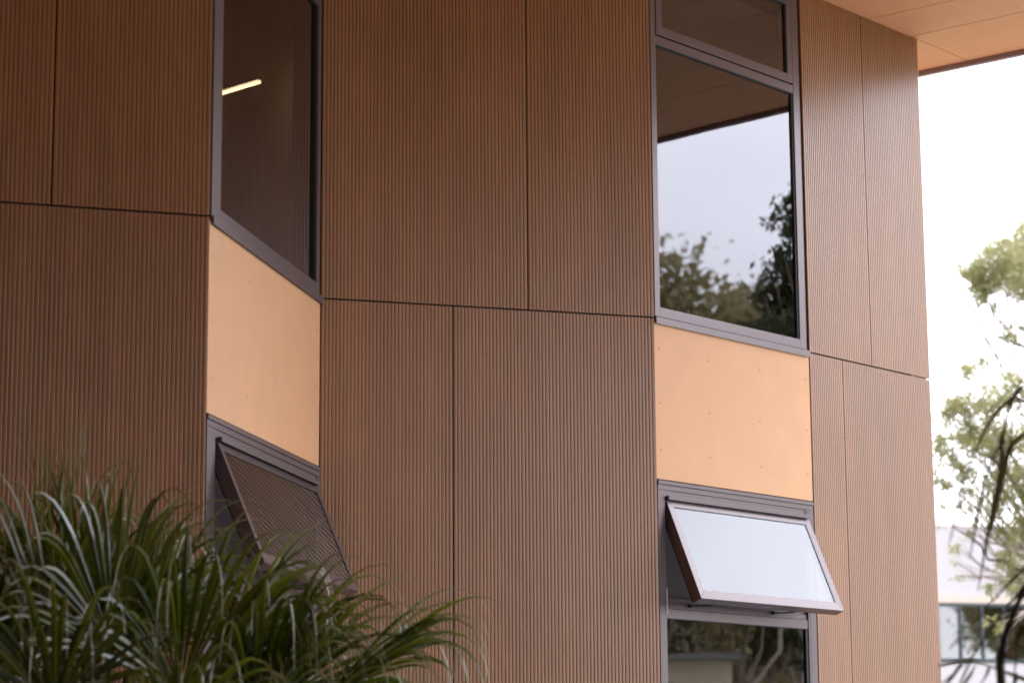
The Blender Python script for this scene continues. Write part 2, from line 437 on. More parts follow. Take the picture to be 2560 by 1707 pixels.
def upper_window(F, u0, u1, jl, jr, gl_rec=.016):
    """fixed pane over a sill flashing with a closed awning light above the transom"""
    base = F.pt((u0 + u1) / 2, 0, 2.64)
    w = part_empty("fixed_window", bld, loc=base)
    mb = MB()
    F.ring(mb, u0, u1, 2.652, ZT - .01, (jl, jr, .056, .055), -.075, .004)
    F.box(mb, u0 + jl, u1 - jr, -.075, .0025, 4.282, 4.334)
    F.box(mb, u1 + .0025, u1 + .032, -.075, -.004, 2.652, ZT - .01)     # receiving channel on the far side
    mb.build("frame", M['frame'], w, bevel=.0015)
    mb = MB()
    F.box(mb, u0 - .003, u1 + .04, -.03, .014, 2.612, 2.646)
    F.box(mb, u0 - .003, u1 + .04, .0145, .017, 2.606, 2.646)
    mb.build("sill", M['frame'], w, bevel=.002)
    mb = MB()
    a, b = u0 + jl, u1 - jr
    F.ring(mb, a + .001, b - .001, 2.7085, 4.2815, (.004, .016, .003, .006), -.05, -.003)
    F.ring(mb, a + .062, b - .062, 4.398, ZT - .135, (.003, .008, .003, .003), -.04, -.001)
    mb.build("gasket", M['gasket'], w)
    mb = MB(); F.box(mb, a + .003, b - .003, -gl_rec - .02, -gl_rec, 2.709, 4.281); mb.build("pane", M['glass'], w)
    mb = MB(); F.ring(mb, a + .006, b - .006, 4.342, ZT - .075, (.055, .055, .055, .055), -.05, .007)
    mb.build("sash", M['frame'], w, bevel=.0015)
    mb = MB(); F.box(mb, a + .06, b - .06, -.03, -.010, 4.396, ZT - .131); mb.build("pane", M['glass'], w)
    return w
wu1 = upper_window(F1, 0.020, 1.944, .135, .060, .018)
wu2 = upper_window(F2, 0.004, 1.504, .048, .048, .014)
wu1["label"] = "tall window of the narrow bay, a lit strip lamp behind its glass"
wu2["label"] = "tall window of the wide bay, mirroring white sky and treetops"

def lower_window(F, u0, u1, jl, jr, su0, su1, chains):
    base = F.pt((u0 + u1) / 2, 0, ZB)
    w = part_empty("awning_window", bld, loc=base)
    mb = MB()
    F.box(mb, u0, u1, -.06, .010, 1.686, 1.7065)
    mb.build("head_flashing", M['frame'], w, bevel=.0012)
    mb = MB()
    F.box(mb, u0, u1, -.08, .004, 1.656, 1.684)
    F.box(mb, u0, u0 + jl, -.08, .004, ZB, 1.654); F.box(mb, u1 - jr, u1, -.08, .004, ZB, 1.654)
    F.box(mb, u0 + jl + .001, u1 - jr - .001, -.08, .0005, 1.612, 1.654)
    F.box(mb, u0 + jl, u1 - jr, -.08, .0, .934, .985); F.box(mb, u0 + jl, u1 - jr, -.08, -.006, .988, 1.018); F.box(mb, u0 + jl, u1 - jr, -.08, -.016, 1.021, 1.045)
    F.box(mb, u1 - jr + .02, u1 - jr + .023, .004, .0055, ZB, 1.65)
    mb.build("frame", M['frame'], w, bevel=.0015)
    mb = MB(); F.box(mb, su0, su1, -.002, .022, 1.606, 1.622); F.box(mb, su0, su1, .0225, .026, 1.600, 1.622)
    mb.build("drip_hood", M['frame'], w, bevel=.001)
    mb = MB(); F.ring(mb, u0 + jl + .001, u1 - jr - .001, ZB + .06, .9335, (.004, .022, .003, .004), -.05, -.002); mb.build("gasket", M['gasket'], w)
    mb = MB(); F.box(mb, u0 + jl + .002, u1 - jr - .002, -.034, -.014, ZB + .05, .933); mb.build("pane", M['glass'], w)
    mb = MB(); F.box(mb, u0 + jl + .001, u1 - jr - .001, -.058, -.055, 1.046, 1.611); mb.build("insect_screen", M['screen'], w)
    # the opened sash, hinged along its top rail
    TH = R(22.5); Ls = .616
    dn = F.n * math.sin(TH) - Vector((0, 0, math.cos(TH)))
    on = F.n * math.cos(TH) + Vector((0, 0, math.sin(TH)))
    org = F.pt(0, .004, 1.600)
    def sbox(mb, ua, ub, va, vb, da, db, mi=0):
        q = [org + F.t * u + dn * v + on * d for v in (vb, va) for (u, d) in ((ua, da), (ub, da), (ub, db), (ua, db))]
        mb.add(q, BOXL, mi)
    def mitre(mb, ua, ub, va, vb, wl, wt, wb, da, db):
        """four rails mitred at the corners, front face chamfering slightly inwards"""
        O = [(ua, va), (ub, va), (ub, vb), (ua, vb)]; I = [(ua + wl, va + wt), (ub - wl, va + wt), (ub - wl, vb - wb), (ua + wl, vb - wb)]
        def P(q, d): return org + F.t * q[0] + dn * q[1] + on * d
        for k in range(4):
            k2 = (k + 1) % 4
            q = [P(O[k], da), P(O[k2], da), P(I[k2], da), P(I[k], da), P(O[k], db), P(O[k2], db), P(I[k2], db - .003), P(I[k], db - .003)]
            # leave a hairline at each mitre
            c = sum(q, Vector()) / 8; ax = (P(O[k2], 0) - P(O[k], 0)).normalized()
            q = [v - ax * ((v - c).dot(ax)) * .0006 for v in q]
            mb.add(q, BOXF)
    mb = MB(); mitre(mb, su0, su1, 0, Ls, .056, .040, .056, -.036, 0.0)
    sbox(mb, su0, su0 + .012, .0, Ls, -.060, -.0362); sbox(mb, su1 - .012, su1, .0, Ls, -.060, -.0362); sbox(mb, su0 + .012, su1 - .012, Ls - .012, Ls, -.060, -.0362)
    mb.build("sash", M['frame'], w, bevel=.001)
    mb = MB()
    sbox(mb, su0 + .0565, su1 - .0565, .0405, .0445, -.03, -.001); sbox(mb, su1 - .0605, su1 - .0565, .045, Ls - .057, -.03, -.001)
    sbox(mb, su0 + .002, su0 + .005, .003, Ls - .003, -.068, -.0605); sbox(mb, su0 + .008, su1 - .002, Ls - .006, Ls - .003, -.066, -.0605)
    mb.build("seal", M['gasket'], w)
    mb = MB(); sbox(mb, su0 + .056, su1 - .061, .045, Ls - .056, -.024, -.0045); mb.build("pane", M['sashglass'], w)
    for cu in chains:
        a = F.pt(cu, .001, 1.012); b = org + F.t * (cu + .10) + dn * (Ls - .02) + on * (-.062)
        mb = MB(); n = 26
        tube(mb, [a.lerp(b, i / n) - Vector((0, 0, .006 * math.sin(math.pi * i / n))) for i in range(n + 1)], [.0055 if i % 2 else .0032 for i in range(n + 1)], 6)
        tube(mb, [a - F.n * .01, a + F.n * .012], .012, 8)
        mb.build("chain_winder", M['chain'], w)
    mb = MB(); F.box(mb, u0 + jl - .003, u0 + jl + .0015, .0045, .008, .955, 1.10); mb.build("keeper", M['keeper'], w)
    return w
wl1 = lower_window(F1, 0.004, 1.972, .125, .050, .165, 1.925, (.45, 1.40))
wl2 = lower_window(F2, 0.002, 1.542, .062, .083, .075, 1.492, (.284, 1.099))
wl1["label"] = "awning window pushed open behind the palm, mirroring fluted boards"
wl2["label"] = "awning window pushed open on two chains, mirroring the bright sky"

# rooms behind the glass
def wallpoly(mb, pts, z0, z1):
    for i in range(len(pts) - 1):
        a, b = pts[i], pts[i + 1]
        mb.add([(a[0], a[1], z0 + EYE), (b[0], b[1], z0 + EYE), (b[0], b[1], z1 + EYE), (a[0], a[1], z1 + EYE)], [(0, 1, 2, 3)])
def flat(mb, pts, z): mb.add([(q[0], q[1], z + EYE) for q in pts], [tuple(range(len(pts)))])
far = [(-5.7, 10.0), (-7.5, 15.5), (-3.0, 18.6), (-0.9, 19.6), (1.3, 17.6)]
mb = MB(); wallpoly(mb, far, ZB, ZT); wallpoly(mb, [(-0.62, 13.22), (-2.6, 18.9)], ZB, ZT); mb.build("room_wall", M['room'], bld)
inner = [(-5.7, 9.86), (-1.50, 11.14), (-1.18, 13.02), (0.72, 13.75), (1.2, 14.15), (2.45, 15.7)] + far[::-1][0:5]
mb = MB(); flat(mb, inner, 2.30); flat(mb, inner, ZB + .02); mb.build("room_floor", M['roomfloor'], bld)
mb = MB(); flat(mb, inner, 4.80); flat(mb, inner, 2.10); mb.build("room_ceiling", M['room'], bld)

# soffit: long boards running out from the far wall line to the eave edge
sd = Vector((math.sin(R(128.3)), math.cos(R(128.3)), 0)); sn = Vector((.62, .785, 0)).normalized()
EDGE = 14.826
wd = FC.t
def clip_board(mb, c0, c1, a0, a1, z0, z1, clipwall=False):
    """board between perpendicular offsets c0..c1 and along-board range a0..a1"""
    base = sn * 0
    q = []
    for c, a in ((c0, a0), (c1, a0), (c1, a1), (c0, a1)):
        pnt = sn * c + sd * a; q.append(pnt)
    vs = [(p_.x, p_.y, z + EYE) for z in (z0, z1) for p_ in q]
    mb.add(vs, BOXL)
soff = part_empty("soffit", bld, loc=(3, 12, ZT + EYE))
joints = [14.059, 13.554, 12.95, 12.44, 11.84, 11.33, 10.73, 10.22, 9.62, 9.11, 8.5, 8.0, 7.4, 6.9, 6.2, 5.4, 4.6, 3.8, 2.6, 1.4, 0.2, -1.0, -2.2, -3.4, -4.6, -5.8]
sj = .004
Ec = FC.pt(UC1, 0, 0)
sE = Vector((Ec.x, Ec.y, 0))
aE = sE.dot(sd); cE = sE.dot(sn)
def a_wall(c):   # where the wall line of the far bay meets offset c
    k = (c - cE) / wd.dot(sn); return (sE + wd * k).dot(sd)
AOUT = 4.0
def quad_board(c0, c1, a00, a01, a10, a11, name="soffit_board"):
    """corner offsets: (c0,a00)-(c0,a01) and (c1,a10)-(c1,a11)"""
    mb = MB(); q = [sn * c0 + sd * a00, sn * c0 + sd * a01, sn * c1 + sd * a11, sn * c1 + sd * a10]
    mb.add([(p_.x, p_.y, z + EYE) for z in (ZT, ZT + .02) for p_ in q], BOXF)
    # pin-head fixings near the joints
    for c in (c0 + .05, c1 - .05):
        a = max(a00, a10) + .12
        while a < min(a01, a11) - .05:
            ctr = sn * c + sd * a; r = .006
            ring = [(ctr.x + math.cos(k * math.pi / 3) * r, ctr.y + math.sin(k * math.pi / 3) * r, ZT + EYE - .001) for k in range(6)]
            mb.add(ring, [tuple(range(5, -1, -1))], 1); a += .47
    return mb.build(name, [M['soffit'], M['oscrew']], soff)
prevc = EDGE - .012
wallc = [cE]
for jc in joints:
    c1_, c0_ = prevc - sj, jc + sj
    if jc > 13.9:
        # between the far joint and the eave: a small closing board beyond the wall line, then the long one
        quad_board(c0_, c1_, a_wall(c0_) + sj, AOUT, a_wall(c1_) + sj, AOUT)
        quad_board(c0_, c1_, -12.0, a_wall(c0_) - sj, -12.0, a_wall(c1_) - sj)
    else:
        L_in = min(a_wall(c0_), a_wall(c1_)) - .1 if jc > 12.0 else -14.5
        quad_board(c0_, c1_, L_in, AOUT, L_in, AOUT)
    prevc = jc
mb = MB()
for (c0_, c1_, a0_, a1_, z0_, z1_) in ((EDGE - .012, EDGE + .03, -12.0, AOUT, ZT - .035, ZT + .45),):
    clip_board(mb, c0_, c1_, a0_, a1_, z0_, z1_)
mb.build("fascia", M['fascia'], bld, bevel=.003)
mb = MB(); clip_board(mb, -6.0, EDGE - .013, -15.0, AOUT, ZT + .025, ZT + .40); clip_board(mb, -5.8, EDGE - .013, AOUT + .002, AOUT + .04, ZT - .03, ZT + .45)  # carried back unseen over the lens, added to darken the left walls
mb.build("roof", M['roofgrey'], bld)

# unseen walls round the lens, added to keep light off the left boards
mb = MB()
for (x0, y0, x1, y1) in ((-9.3, 12.0, -9.3, -1.5), (-9.3, -1.5, 3.3, -1.8), (3.3, -1.8, 7.8, 3.9)):
    FWg = Face((x0, y0), math.atan2(x1 - x0, y1 - y0)); FWg.box(mb, 0, math.hypot(x1 - x0, y1 - y0), 0.0, .3, -EYE, ZT)
mb.build("light_block_wall", M['clad'], bld)

# strip lamp hanging in the upstairs room
LZc = 4.62
la, lb = pxz(551, 236, LZc), pxz(650, 206, LZc)
lt = empty("strip_lamp", ((la + lb) / 2)[:], "lit warm white strip lamp on the ceiling behind the tall left window", "lamp")
mb = MB(); tube(mb, [la, lb], .010, 10); mb.build("tube", M['tube'], lt)
mb = MB(); d_ = (lb - la).normalized(); s_ = d_.cross(Vector((0, 0, 1))) * .022
q = [la + s_, lb + s_, lb - s_, la - s_]
mb.add([v + Vector((0, 0, h_)) for h_ in (.0145, .05) for v in q], BOXF); mb.build("housing", M['keeper'], lt)

# ------------------------------------------------------------------ palms
DOWN = Vector((0, 0, -1))
def fan(mb, hast, axis, up, Ln, spread, nseg, droop, rnd, split=.5, width=.86, mi=0, curl=0.0, hang=1.0):
    axis = axis.normalized(); side = axis.cross(up).normalized(); nrm = side.cross(axis).normalized()
    dth = 2 * spread / nseg
    ns = 15
    for k in range(nseg):
        th = -spread + (k + .5 + rnd.uniform(-.35, .35)) * dth
        d = (axis * math.cos(th) + side * math.sin(th)).normalized()
        # the blade is cupped like an open hand
        d = (d + nrm * (0.22 * math.cos(th) - .05 + rnd.uniform(-.07, .07))).normalized()
        lk = Ln * (1 - .30 * (abs(th) / spread) ** 2) * rnd.uniform(.88, 1.08)
        w_split = 2 * math.sin(dth / 2) * lk * split * width
        tdir = (-axis * math.sin(th) + side * math.cos(th)).normalized()
        p = hast.copy(); vs = []; al = []
        dr = droop * rnd.uniform(.4, 2.2); sw = rnd.uniform(-.25, .25)
        sp = split * rnd.uniform(.85, 1.15)
        for i in range(ns + 1):
            t = i / ns
            if t < sp: w = 2 * math.sin(dth / 2) * lk * t * width
            else:
                q_ = (t - sp) / (1 - sp); w = w_split * max(0.09, (1 - q_) ** 1.4)
            pl = w * (.34 if t < sp else .42)
            if t > sp: tdir = (tdir + nrm * sw * .12).normalized()
            nn = d.cross(tdir).normalized()
            if nn.dot(nrm) < 0: nn = -nn
            vs += [p - tdir * w * .5, p + nn * (pl if k % 1 == 0 else 0) * -1, p + tdir * w * .5]; al += [t] * 3
            step = lk / ns
            p = p + d * step
            b = .018 + (max(0, t - sp * .8) ** 1.1) * 1.05
            d = (d + DOWN * (b * dr) + side * (curl * .03)).normalized()
        fs = []
        for i in range(ns):
            a = 3 * i; fs += [(a, a + 1, a + 4, a + 3), (a + 1, a + 2, a + 5, a + 4)]
        mb.add(vs, fs, mi, al)

def palm(name, base, label, crown_z, leaves, mat, trunk_r=.13):
    """leaves: (azimuth, elevation, petiole length, blade length, spread deg, segments, droop, side tilt)"""
    root = empty(name, (base[0], base[1], 0), label, "palm")
    rnd = random.Random(11)
    mb = MB(); n = 14
    pts = [(base[0] + .02 * math.sin(i * .7), base[1], crown_z * i / n) for i in range(n + 1)]
    tube(mb, pts, [trunk_r * (1.15 - .15 * i / n) * (1 + .06 * (i % 2)) for i in range(n + 1)], 14)
    mb.build("trunk", M['dry'], root, smooth=True)
    cr_ = Vector((base[0], base[1], crown_z))
    for (az, el, pl, bl, spd, seg, dr, roll) in leaves:
        mb = MB()
        a, l_ = R(az), R(el)
        d = Vector((math.sin(a) * math.cos(l_), math.cos(a) * math.cos(l_), math.sin(l_)))
        pts = []; p = cr_ + d * .05; n = 12; dd = d.copy()
        for i in range(n + 1):
            pts.append(p.copy()); p = p + dd * (pl / n); dd = (dd + DOWN * .018 * (1.2 - math.sin(l_))).normalized()
        rr = [.021 - .011 * i / n for i in range(n + 1)]
        tube(mb, pts, rr, 7, 1)
        up = Vector((0, 0, 1)) - dd * dd.z
        if up.length < .15: up = Vector((-math.sin(a), -math.cos(a), .2)) 
        up = (Matrix.Rotation(R(roll), 3, dd) @ up.normalized())
        fan(mb, pts[-1], dd, up, bl, R(spd), seg, dr, rnd, split=rnd.uniform(.40, .52))
        mb.build("frond", [mat, M['petiole']], root, attr=True)
    # loose fibre sleeves round the leaf bases
    mb = MB()
    for k in range(18):
        a = k * 2.4; d = Vector((math.sin(a), math.cos(a), 1.1)).normalized()
        c = cr_ - Vector((0, 0, .12)) + Vector((math.sin(a), math.cos(a), 0)) * .07
        t_ = Vector((math.cos(a), -math.sin(a), 0))
        mb.add([c - t_ * .05, c + t_ * .05, c + t_ * .03 + d * .22, c - t_ * .03 + d * .22], [(0, 1, 2, 3)])
    mb.build("leaf_sheath", M['dry'], root)
    return root

PD = 9.0
pc = px(190, 2300, PD)
rl = random.Random(5)
leaves = []
# upright young fronds in the heart of the crown, then a spiral of ever flatter ones
for k in range(40):
    t = k / 39
    az = (k * 137.5) % 360
    el = 86 - 72 * t ** .9 + rl.uniform(-5, 5)
    pl = .62 + .45 * math.sin(math.pi * min(1, t + .25)) * .8 + rl.uniform(-.06, .06)
    leaves.append((az, el, pl, rl.uniform(.80, .98), 62 + 40 * t, 31, 1.2 + .6 * t, rl.uniform(-25, 25)))
# the fronds that reach out over the window bay
leaves += [(80, 51, .98, .95, 78, 30, 1.7, -20), (84, 43, 1.12, .98, 66, 28, 1.8, 10), (93, 43, 1.20, .92, 15, 10, 1.7, 70),
           (74, 60, .92, .98, 80, 30, 1.8, 15), (100, 48, .94, .92, 74, 30, 1.8, -35), (112, 38, .95, .88, 72, 28, 1.8, 0), (88, 29, 1.0, .88, 62, 26, 1.6, 20)]
leaves += [(262, 85, 1.05, .98, 8, 7, .25, 0), (280, 81, 1.02, 1.0, 10, 8, .35, 30), (240, 83, 1.05, .92, 7, 6, .3, 0), (60, 86, .85, .92, 12, 8, .5, 0), (275, 72, 1.10, .95, 60, 26, 1.3, 0), (255, 66, 1.15, .95, 60, 26, 1.4, 20), (290, 60, 1.10, .95, 70, 28, 1.4, -20)]
palm("fan_palm", (pc.x, pc.y), "leafy green fan palm with drooping pale tips in front of the left window bay", pc.z, leaves, M['palm'])

qc = px(3010, 1330, 7.2)
leaves = [(90, 50, .6, .95, 75, 30, 1.0, 0), (130, 35, .6, .95, 75, 30, 1.0, 0), (45, 40, .6, .95, 75, 30, 1.0, 0), (100, 10, .5, .8, 75, 30, 1.1, 0), (70, 75, .5, .7, 60, 24, 1.1, 0)]
rpalm = palm("fan_palm", (qc.x, qc.y), "blurred dark fan palm hanging into view at the far right edge", qc.z, leaves, M['palmdark'])
def strands(sets, stem, sr):
    mb = MB()
    if stem: tube(mb, [px(x, y, 7.2 + dz) for (x, y, dz) in stem], sr, 8, 1)
    rr_ = random.Random(4)
    for pts, w0, w1 in sets:
        P = [px(x, y, 7.2 + .05 * rr_.uniform(-1, 1)) for (x, y) in pts]
        n = 22; C = []
        for i in range(n + 1):      # Catmull-Rom through the measured points
            t = i / n * (len(P) - 1); k = min(int(t), len(P) - 2); f = t - k
            p0, p1, p2, p3 = P[max(k - 1, 0)], P[k], P[k + 1], P[min(k + 2, len(P) - 1)]
            C.append(.5 * ((2 * p1) + (p2 - p0) * f + (2 * p0 - 5 * p1 + 4 * p2 - p3) * f * f + (3 * p1 - p0 - 3 * p2 + p3) * f ** 3))
        vs = []; al = []
        ph = rr_.uniform(0, 6)
        for i, c in enumerate(C):
            d = (C[min(i + 1, n)] - C[max(i - 1, 0)]).normalized(); t = i / n
            sdv = d.cross(Vector((math.sin(ph + t * 1.2) * .5, -1, .2))).normalized(); nn = d.cross(sdv)
            w = (w0 * (1 - t) + w1 * t) * (1 + .35 * math.sin(ph + t * 7)) * 1.05 * 7.2 / FPX * (1.0 if i < n else .3)
            vs += [c - sdv * w * .5, c + nn * w * .35, c + sdv * w * .5]; al += [t] * 3
        fs = []
        for i in range(n): a = 3 * i; fs += [(a, a + 1, a + 4, a + 3), (a + 1, a + 2, a + 5, a + 4)]
        mb.add(vs, fs, 0, al)
    mb.build("frond", [M['palmdark'], M['darkstem']], rpalm, attr=True)
q0 = (3010, 1330, 0)
strands([([(2560, 962), (2530, 1000), (2508, 1080), (2505, 1110)], 8, 16), ([(2505, 1100), (2474, 1165), (2455, 1235), (2440, 1310), (2424, 1400)], 10, 3),
         ([(2505, 1100), (2502, 1180), (2490, 1250), (2470, 1335), (2455, 1420), (2444, 1480)], 17, 4),
         ([(2540, 990), (2498, 1022), (2460, 1080), (2432, 1148), (2410, 1205), (2394, 1275), (2372, 1360)], 9, 3),
         ([(2570, 940), (2520, 975), (2490, 1010), (2470, 1030)], 6, 3), ([(2580, 1075), (2530, 1112), (2507, 1180), (2495, 1240), (2488, 1300)], 14, 4),
         ([(2560, 1000), (2535, 1040), (2520, 1150), (2495, 1260), (2476, 1350)], 7, 3), ([(2600, 1040), (2575, 1180), (2560, 1300), (2552, 1380)], 9, 3)],
        [q0, (2800, 1120, 0), (2640, 1015, 0), (2540, 998, 0)], [.02, .011, .008, .006])
strands([([(2585, 1398), (2510, 1470), (2430, 1560), (2372, 1622)], 7, 3), ([(2580, 1440), (2500, 1540), (2440, 1625), (2398, 1712)], 9, 4),
         ([(2570, 1480), (2480, 1580), (2420, 1650), (2350, 1712)], 5, 3), ([(2600, 1712), (2510, 1678), (2425, 1650), (2345, 1664)], 11, 5)]
        + [([(2405 + 34 * k, 1652 + 7 * k), (2385 + 38 * k, 1685 + 5 * k), (2330 + 44 * k, 1760)], 7, 6) for k in range(6)]
        + [([(2548, 1580), (2538, 1660), (2528, 1750)], 8, 6), ([(2515, 1606), (2550, 1616), (2585, 1632)], 9, 7), ([(2515, 1640), (2550, 1648), (2590, 1662)], 8, 6)],
        [q0, (2750, 1420, 0), (2600, 1420, 0), (2552, 1490, 0), (2512, 1590, 0), (2500, 1660, 0), (2508, 1780, 0)], [.02, .010, .007, .008, .011, .014, .013])
strands([([(2560, 1560), (2540, 1600), (2520, 1640)], 22, 18), ([(2600, 1590), (2560, 1570), (2530, 1572)], 26, 10)], [q0, (2750, 1500, 0), (2590, 1575, 0)], [.02, .016, .014])
# ------------------------------------------------------------------ trees
def leaf_cloud(mb, clumps, n, ll, lw, rnd, hang=.6, mi=0, jit=.13):
    tot = sum(c[1] ** 2 * c[2] for c in clumps)
    for (c, r, dens) in clumps:
        c = Vector(c); k = int(n * r * r * dens / tot)
        # sub-twigs so that the outline stays ragged
        subs = []
        for _ in range(max(4, int(k / 22))):
            v = Vector((rnd.gauss(0, 1), rnd.gauss(0, 1), rnd.gauss(0, 1))).normalized() * (rnd.random() ** .45) * r
            v.z *= .75; subs.append(c + v)
        for _ in range(k):
            s_ = rnd.choice(subs); p = s_ + Vector((rnd.gauss(0, 1), rnd.gauss(0, 1), rnd.gauss(0, 1))) * r * jit
            d = Vector((rnd.gauss(0, .7), rnd.gauss(0, .7), rnd.gauss(-hang, .6))).normalized()
            w = d.cross(Vector((rnd.gauss(0, 1), rnd.gauss(0, 1), rnd.gauss(0, 1)))).normalized()
            l_ = ll * rnd.uniform(.6, 1.3); ww = lw * rnd.uniform(.7, 1.2)
            bend = w.cross(d) * l_ * rnd.uniform(-.12, .12)
            mb.add([p, p + d * l_ * .45 + w * ww * .5 + bend, p + d * l_, p + d * l_ * .45 - w * ww * .5 + bend], [(0, 1, 2, 3)], mi)

def limb(mb, a, b, r0, r1, rnd, sag=.1, n=9):
    a, b = Vector(a), Vector(b); L_ = (b - a).length
    o = Vector((rnd.gauss(0, 1), rnd.gauss(0, 1), rnd.gauss(0, 1))) * L_ * .05
    pts = [a.lerp(b, i / n) + o * math.sin(math.pi * i / n) + Vector((0, 0, -sag * L_ * math.sin(math.pi * i / n))) + Vector((rnd.gauss(0, 1), rnd.gauss(0, 1), rnd.gauss(0, 1))) * L_ * .008 for i in range(n + 1)]
    tube(mb, pts, [r0 + (r1 - r0) * i / n for i in range(n + 1)], 8)
    return pts

def gum_tree(name, base, label, fork, clumps, nleaf, ll, lw, mat, trunk_r=.3, group=None, cat="tree", seed=1, barkmat=None, extra=None, lr=.4, jit=.13):
    rnd = random.Random(seed)
    root = empty(name, (base[0], base[1], 0), label, cat, group)
    mb = MB()
    limb(mb, (base[0], base[1], -.1), fork, trunk_r, trunk_r * .62, rnd, 0, 14)
    for (c, r, dens) in clumps:
        c = Vector(c)
        pts = limb(mb, fork, c, trunk_r * lr, trunk_r * lr * .2, rnd, .08)
        for _ in range(4):
            v = Vector((rnd.gauss(0, 1), rnd.gauss(0, 1), rnd.gauss(0, .6))).normalized() * r * .9
            limb(mb, pts[rnd.randint(5, 8)], c + v, trunk_r * lr * .25, trunk_r * lr * .06, rnd, .03, 6)
    mb.build("trunk", barkmat or M['bark'], root, smooth=True)
    mb = MB(); leaf_cloud(mb, clumps, nleaf, ll, lw, rnd, jit=jit)
    mb.build("crown", mat, root)
    if extra:
        mb = MB()
        for pts, r0, r1 in extra:
            pts = [Vector(p_) for p_ in pts]
            tube(mb, pts, [r0 + (r1 - r0) * i / (len(pts) - 1) for i in range(len(pts))], 6)
        mb.build("branch", M['twig'], root, smooth=True)
    return root

D1 = 46.0
def P1(x, y, dz=0): return px(x, y, D1 + dz)[:]
cl = [(P1(2505, 665), .62, 1.5), (P1(2545, 620, 1), .55, 1.3), (P1(2465, 700), .42, 1.1), (P1(2425, 690), .34, .8), (P1(2555, 700, 1), .55, 1.2),
      (P1(2440, 745, .5), .22, .55), (P1(2400, 660, .6), .16, .35), (P1(2410, 755, .6), .14, .3), (P1(2470, 760), .2, .4), (P1(2530, 830), .26, .5), (P1(2570, 810), .3, .7),
      (P1(2640, 640, 2), 1.0, 1), (P1(2720, 760, 2), 1.1, 1), (P1(2600, 560, 3), .5, .8), (P1(2800, 600, 3), 1.3, 1)]
tb = px(2900, 2200, D1 + 2)
gum_tree("gum_tree", (tb.x, tb.y), "tall gum tree whose olive crown leans in at the upper right edge", P1(2760, 1150, 2), cl, 20000, .13, .034, M['euc'], .28, "gum trees beyond the far corner", seed=3, lr=.16,
         extra=[([P1(2700, 900), P1(2610, 875), P1(2540, 862), P1(2490, 835), P1(2440, 795), P1(2425, 760)], .03, .008),
                ([P1(2640, 860), P1(2585, 800), P1(2540, 750), P1(2505, 728)], .03, .008)])
D2 = 40.0
def P2_(x, y, dz=0): return px(x, y, D2 + dz)[:]
cl = [(P2_(2410, 925), .30, .45), (P2_(2450, 905, 1), .26, .4), (P2_(2395, 1010), .34, .7), (P2_(2460, 1000), .44, .9), (P2_(2530, 970, 1), .42, .8),
      (P2_(2365, 1060), .34, .6), (P2_(2352, 1120), .26, .5), (P2_(2400, 1010), .3, .5), (P2_(2350, 1300), .16, .25), (P2_(2400, 1220), .28, .45), (P2_(2362, 1195), .26, .45), (P2_(2370, 1250), .2, .35), (P2_(2425, 1265), .26, .4), (P2_(2440, 1320), .22, .3), (P2_(2420, 1100), .50, 1.0), (P2_(2510, 1090, .5), .55, 1.1), (P2_(2375, 1160), .34, .6), (P2_(2450, 1200), .42, .7),
      (P2_(2540, 1200), .50, 1.0), (P2_(2480, 1270, .4), .34, .6), (P2_(2550, 1310), .45, .9), (P2_(2520, 1400), .32, .7), (P2_(2395, 1370), .16, .35), (P2_(2380, 1400), .10, .2), (P2_(2400, 1440), .12, .3), (P2_(2470, 1470), .20, .4),
      (P2_(2550, 1450), .34, .8), (P2_(2490, 1560), .20, .4), (P2_(2640, 1100, 1), .9, 1), (P2_(2650, 1350, 1), .8, 1), (P2_(2760, 1200, 1), 1.2, 1)]
tb = px(2790, 2250, D2 + 1)
gum_tree("gum_tree", (tb.x, tb.y), "loose tan and green gum tree in front of the white building", P2_(2700, 1420, 1), cl, 24000, .115, .028, M['euc'], .24, "gum trees beyond the far corner", seed=8, lr=.16,
         extra=[([P2_(2700, 1520), P2_(2600, 1450), P2_(2540, 1420), P2_(2515, 1402), P2_(2470, 1398), P2_(2455, 1365), P2_(2420, 1338), P2_(2390, 1322), P2_(2370, 1295)], .04, .007),
                ([P2_(2640, 1290), P2_(2560, 1235), P2_(2500, 1160), P2_(2450, 1130), P2_(2380, 1118)], .05, .01)])

# trees and a house on the far side of the yard: they show in the panes
def azp(az, dist, z):   # from the wide bay
    c = F2.pt(.8, 0, 0); a = R(az); return (c.x + math.sin(a) * dist, c.y + math.cos(a) * dist, z)
def crown_spec(az, dist, zs, spread, n, r, seed, dens=1.0):
    rnd = random.Random(seed); out = []
    for _ in range(n):
        out.append((azp(az + rnd.uniform(-spread, spread), dist + rnd.uniform(-1.5, 1.5), rnd.uniform(*zs)), r * rnd.uniform(.7, 1.2), dens))
    return out
for i, (az, dist, top, sprd, mat, lab) in enumerate([
        (83.5, 62, 17.6, 3.0, 'khaki', "khaki bush tree mirrored in the tall wide pane, leftmost of the hedge line"),
        (79.5, 58, 16.9, 2.2, 'khaki', "khaki bush tree mirrored in the left half of the tall wide pane"),
        (77.2, 66, 16.6, 1.6, 'khaki', "khaki bush tree mirrored in the middle of the tall wide pane"),
        (71.5, 60, 17.0, 3.2, 'khaki', "khaki bush tree standing beyond the dark tree of the yard")]):
    cl = crown_spec(az, dist, (2.5, top), sprd, 34, 1.8, 40 + i)
    gum_tree("bush_tree", azp(az, dist, 0)[:2], lab, azp(az, dist, 5.0), cl, 36000 if 76 < az < 81 else 9000, .36, .2, M[mat], .3, "trees across the yard", seed=60 + i, jit=.17)
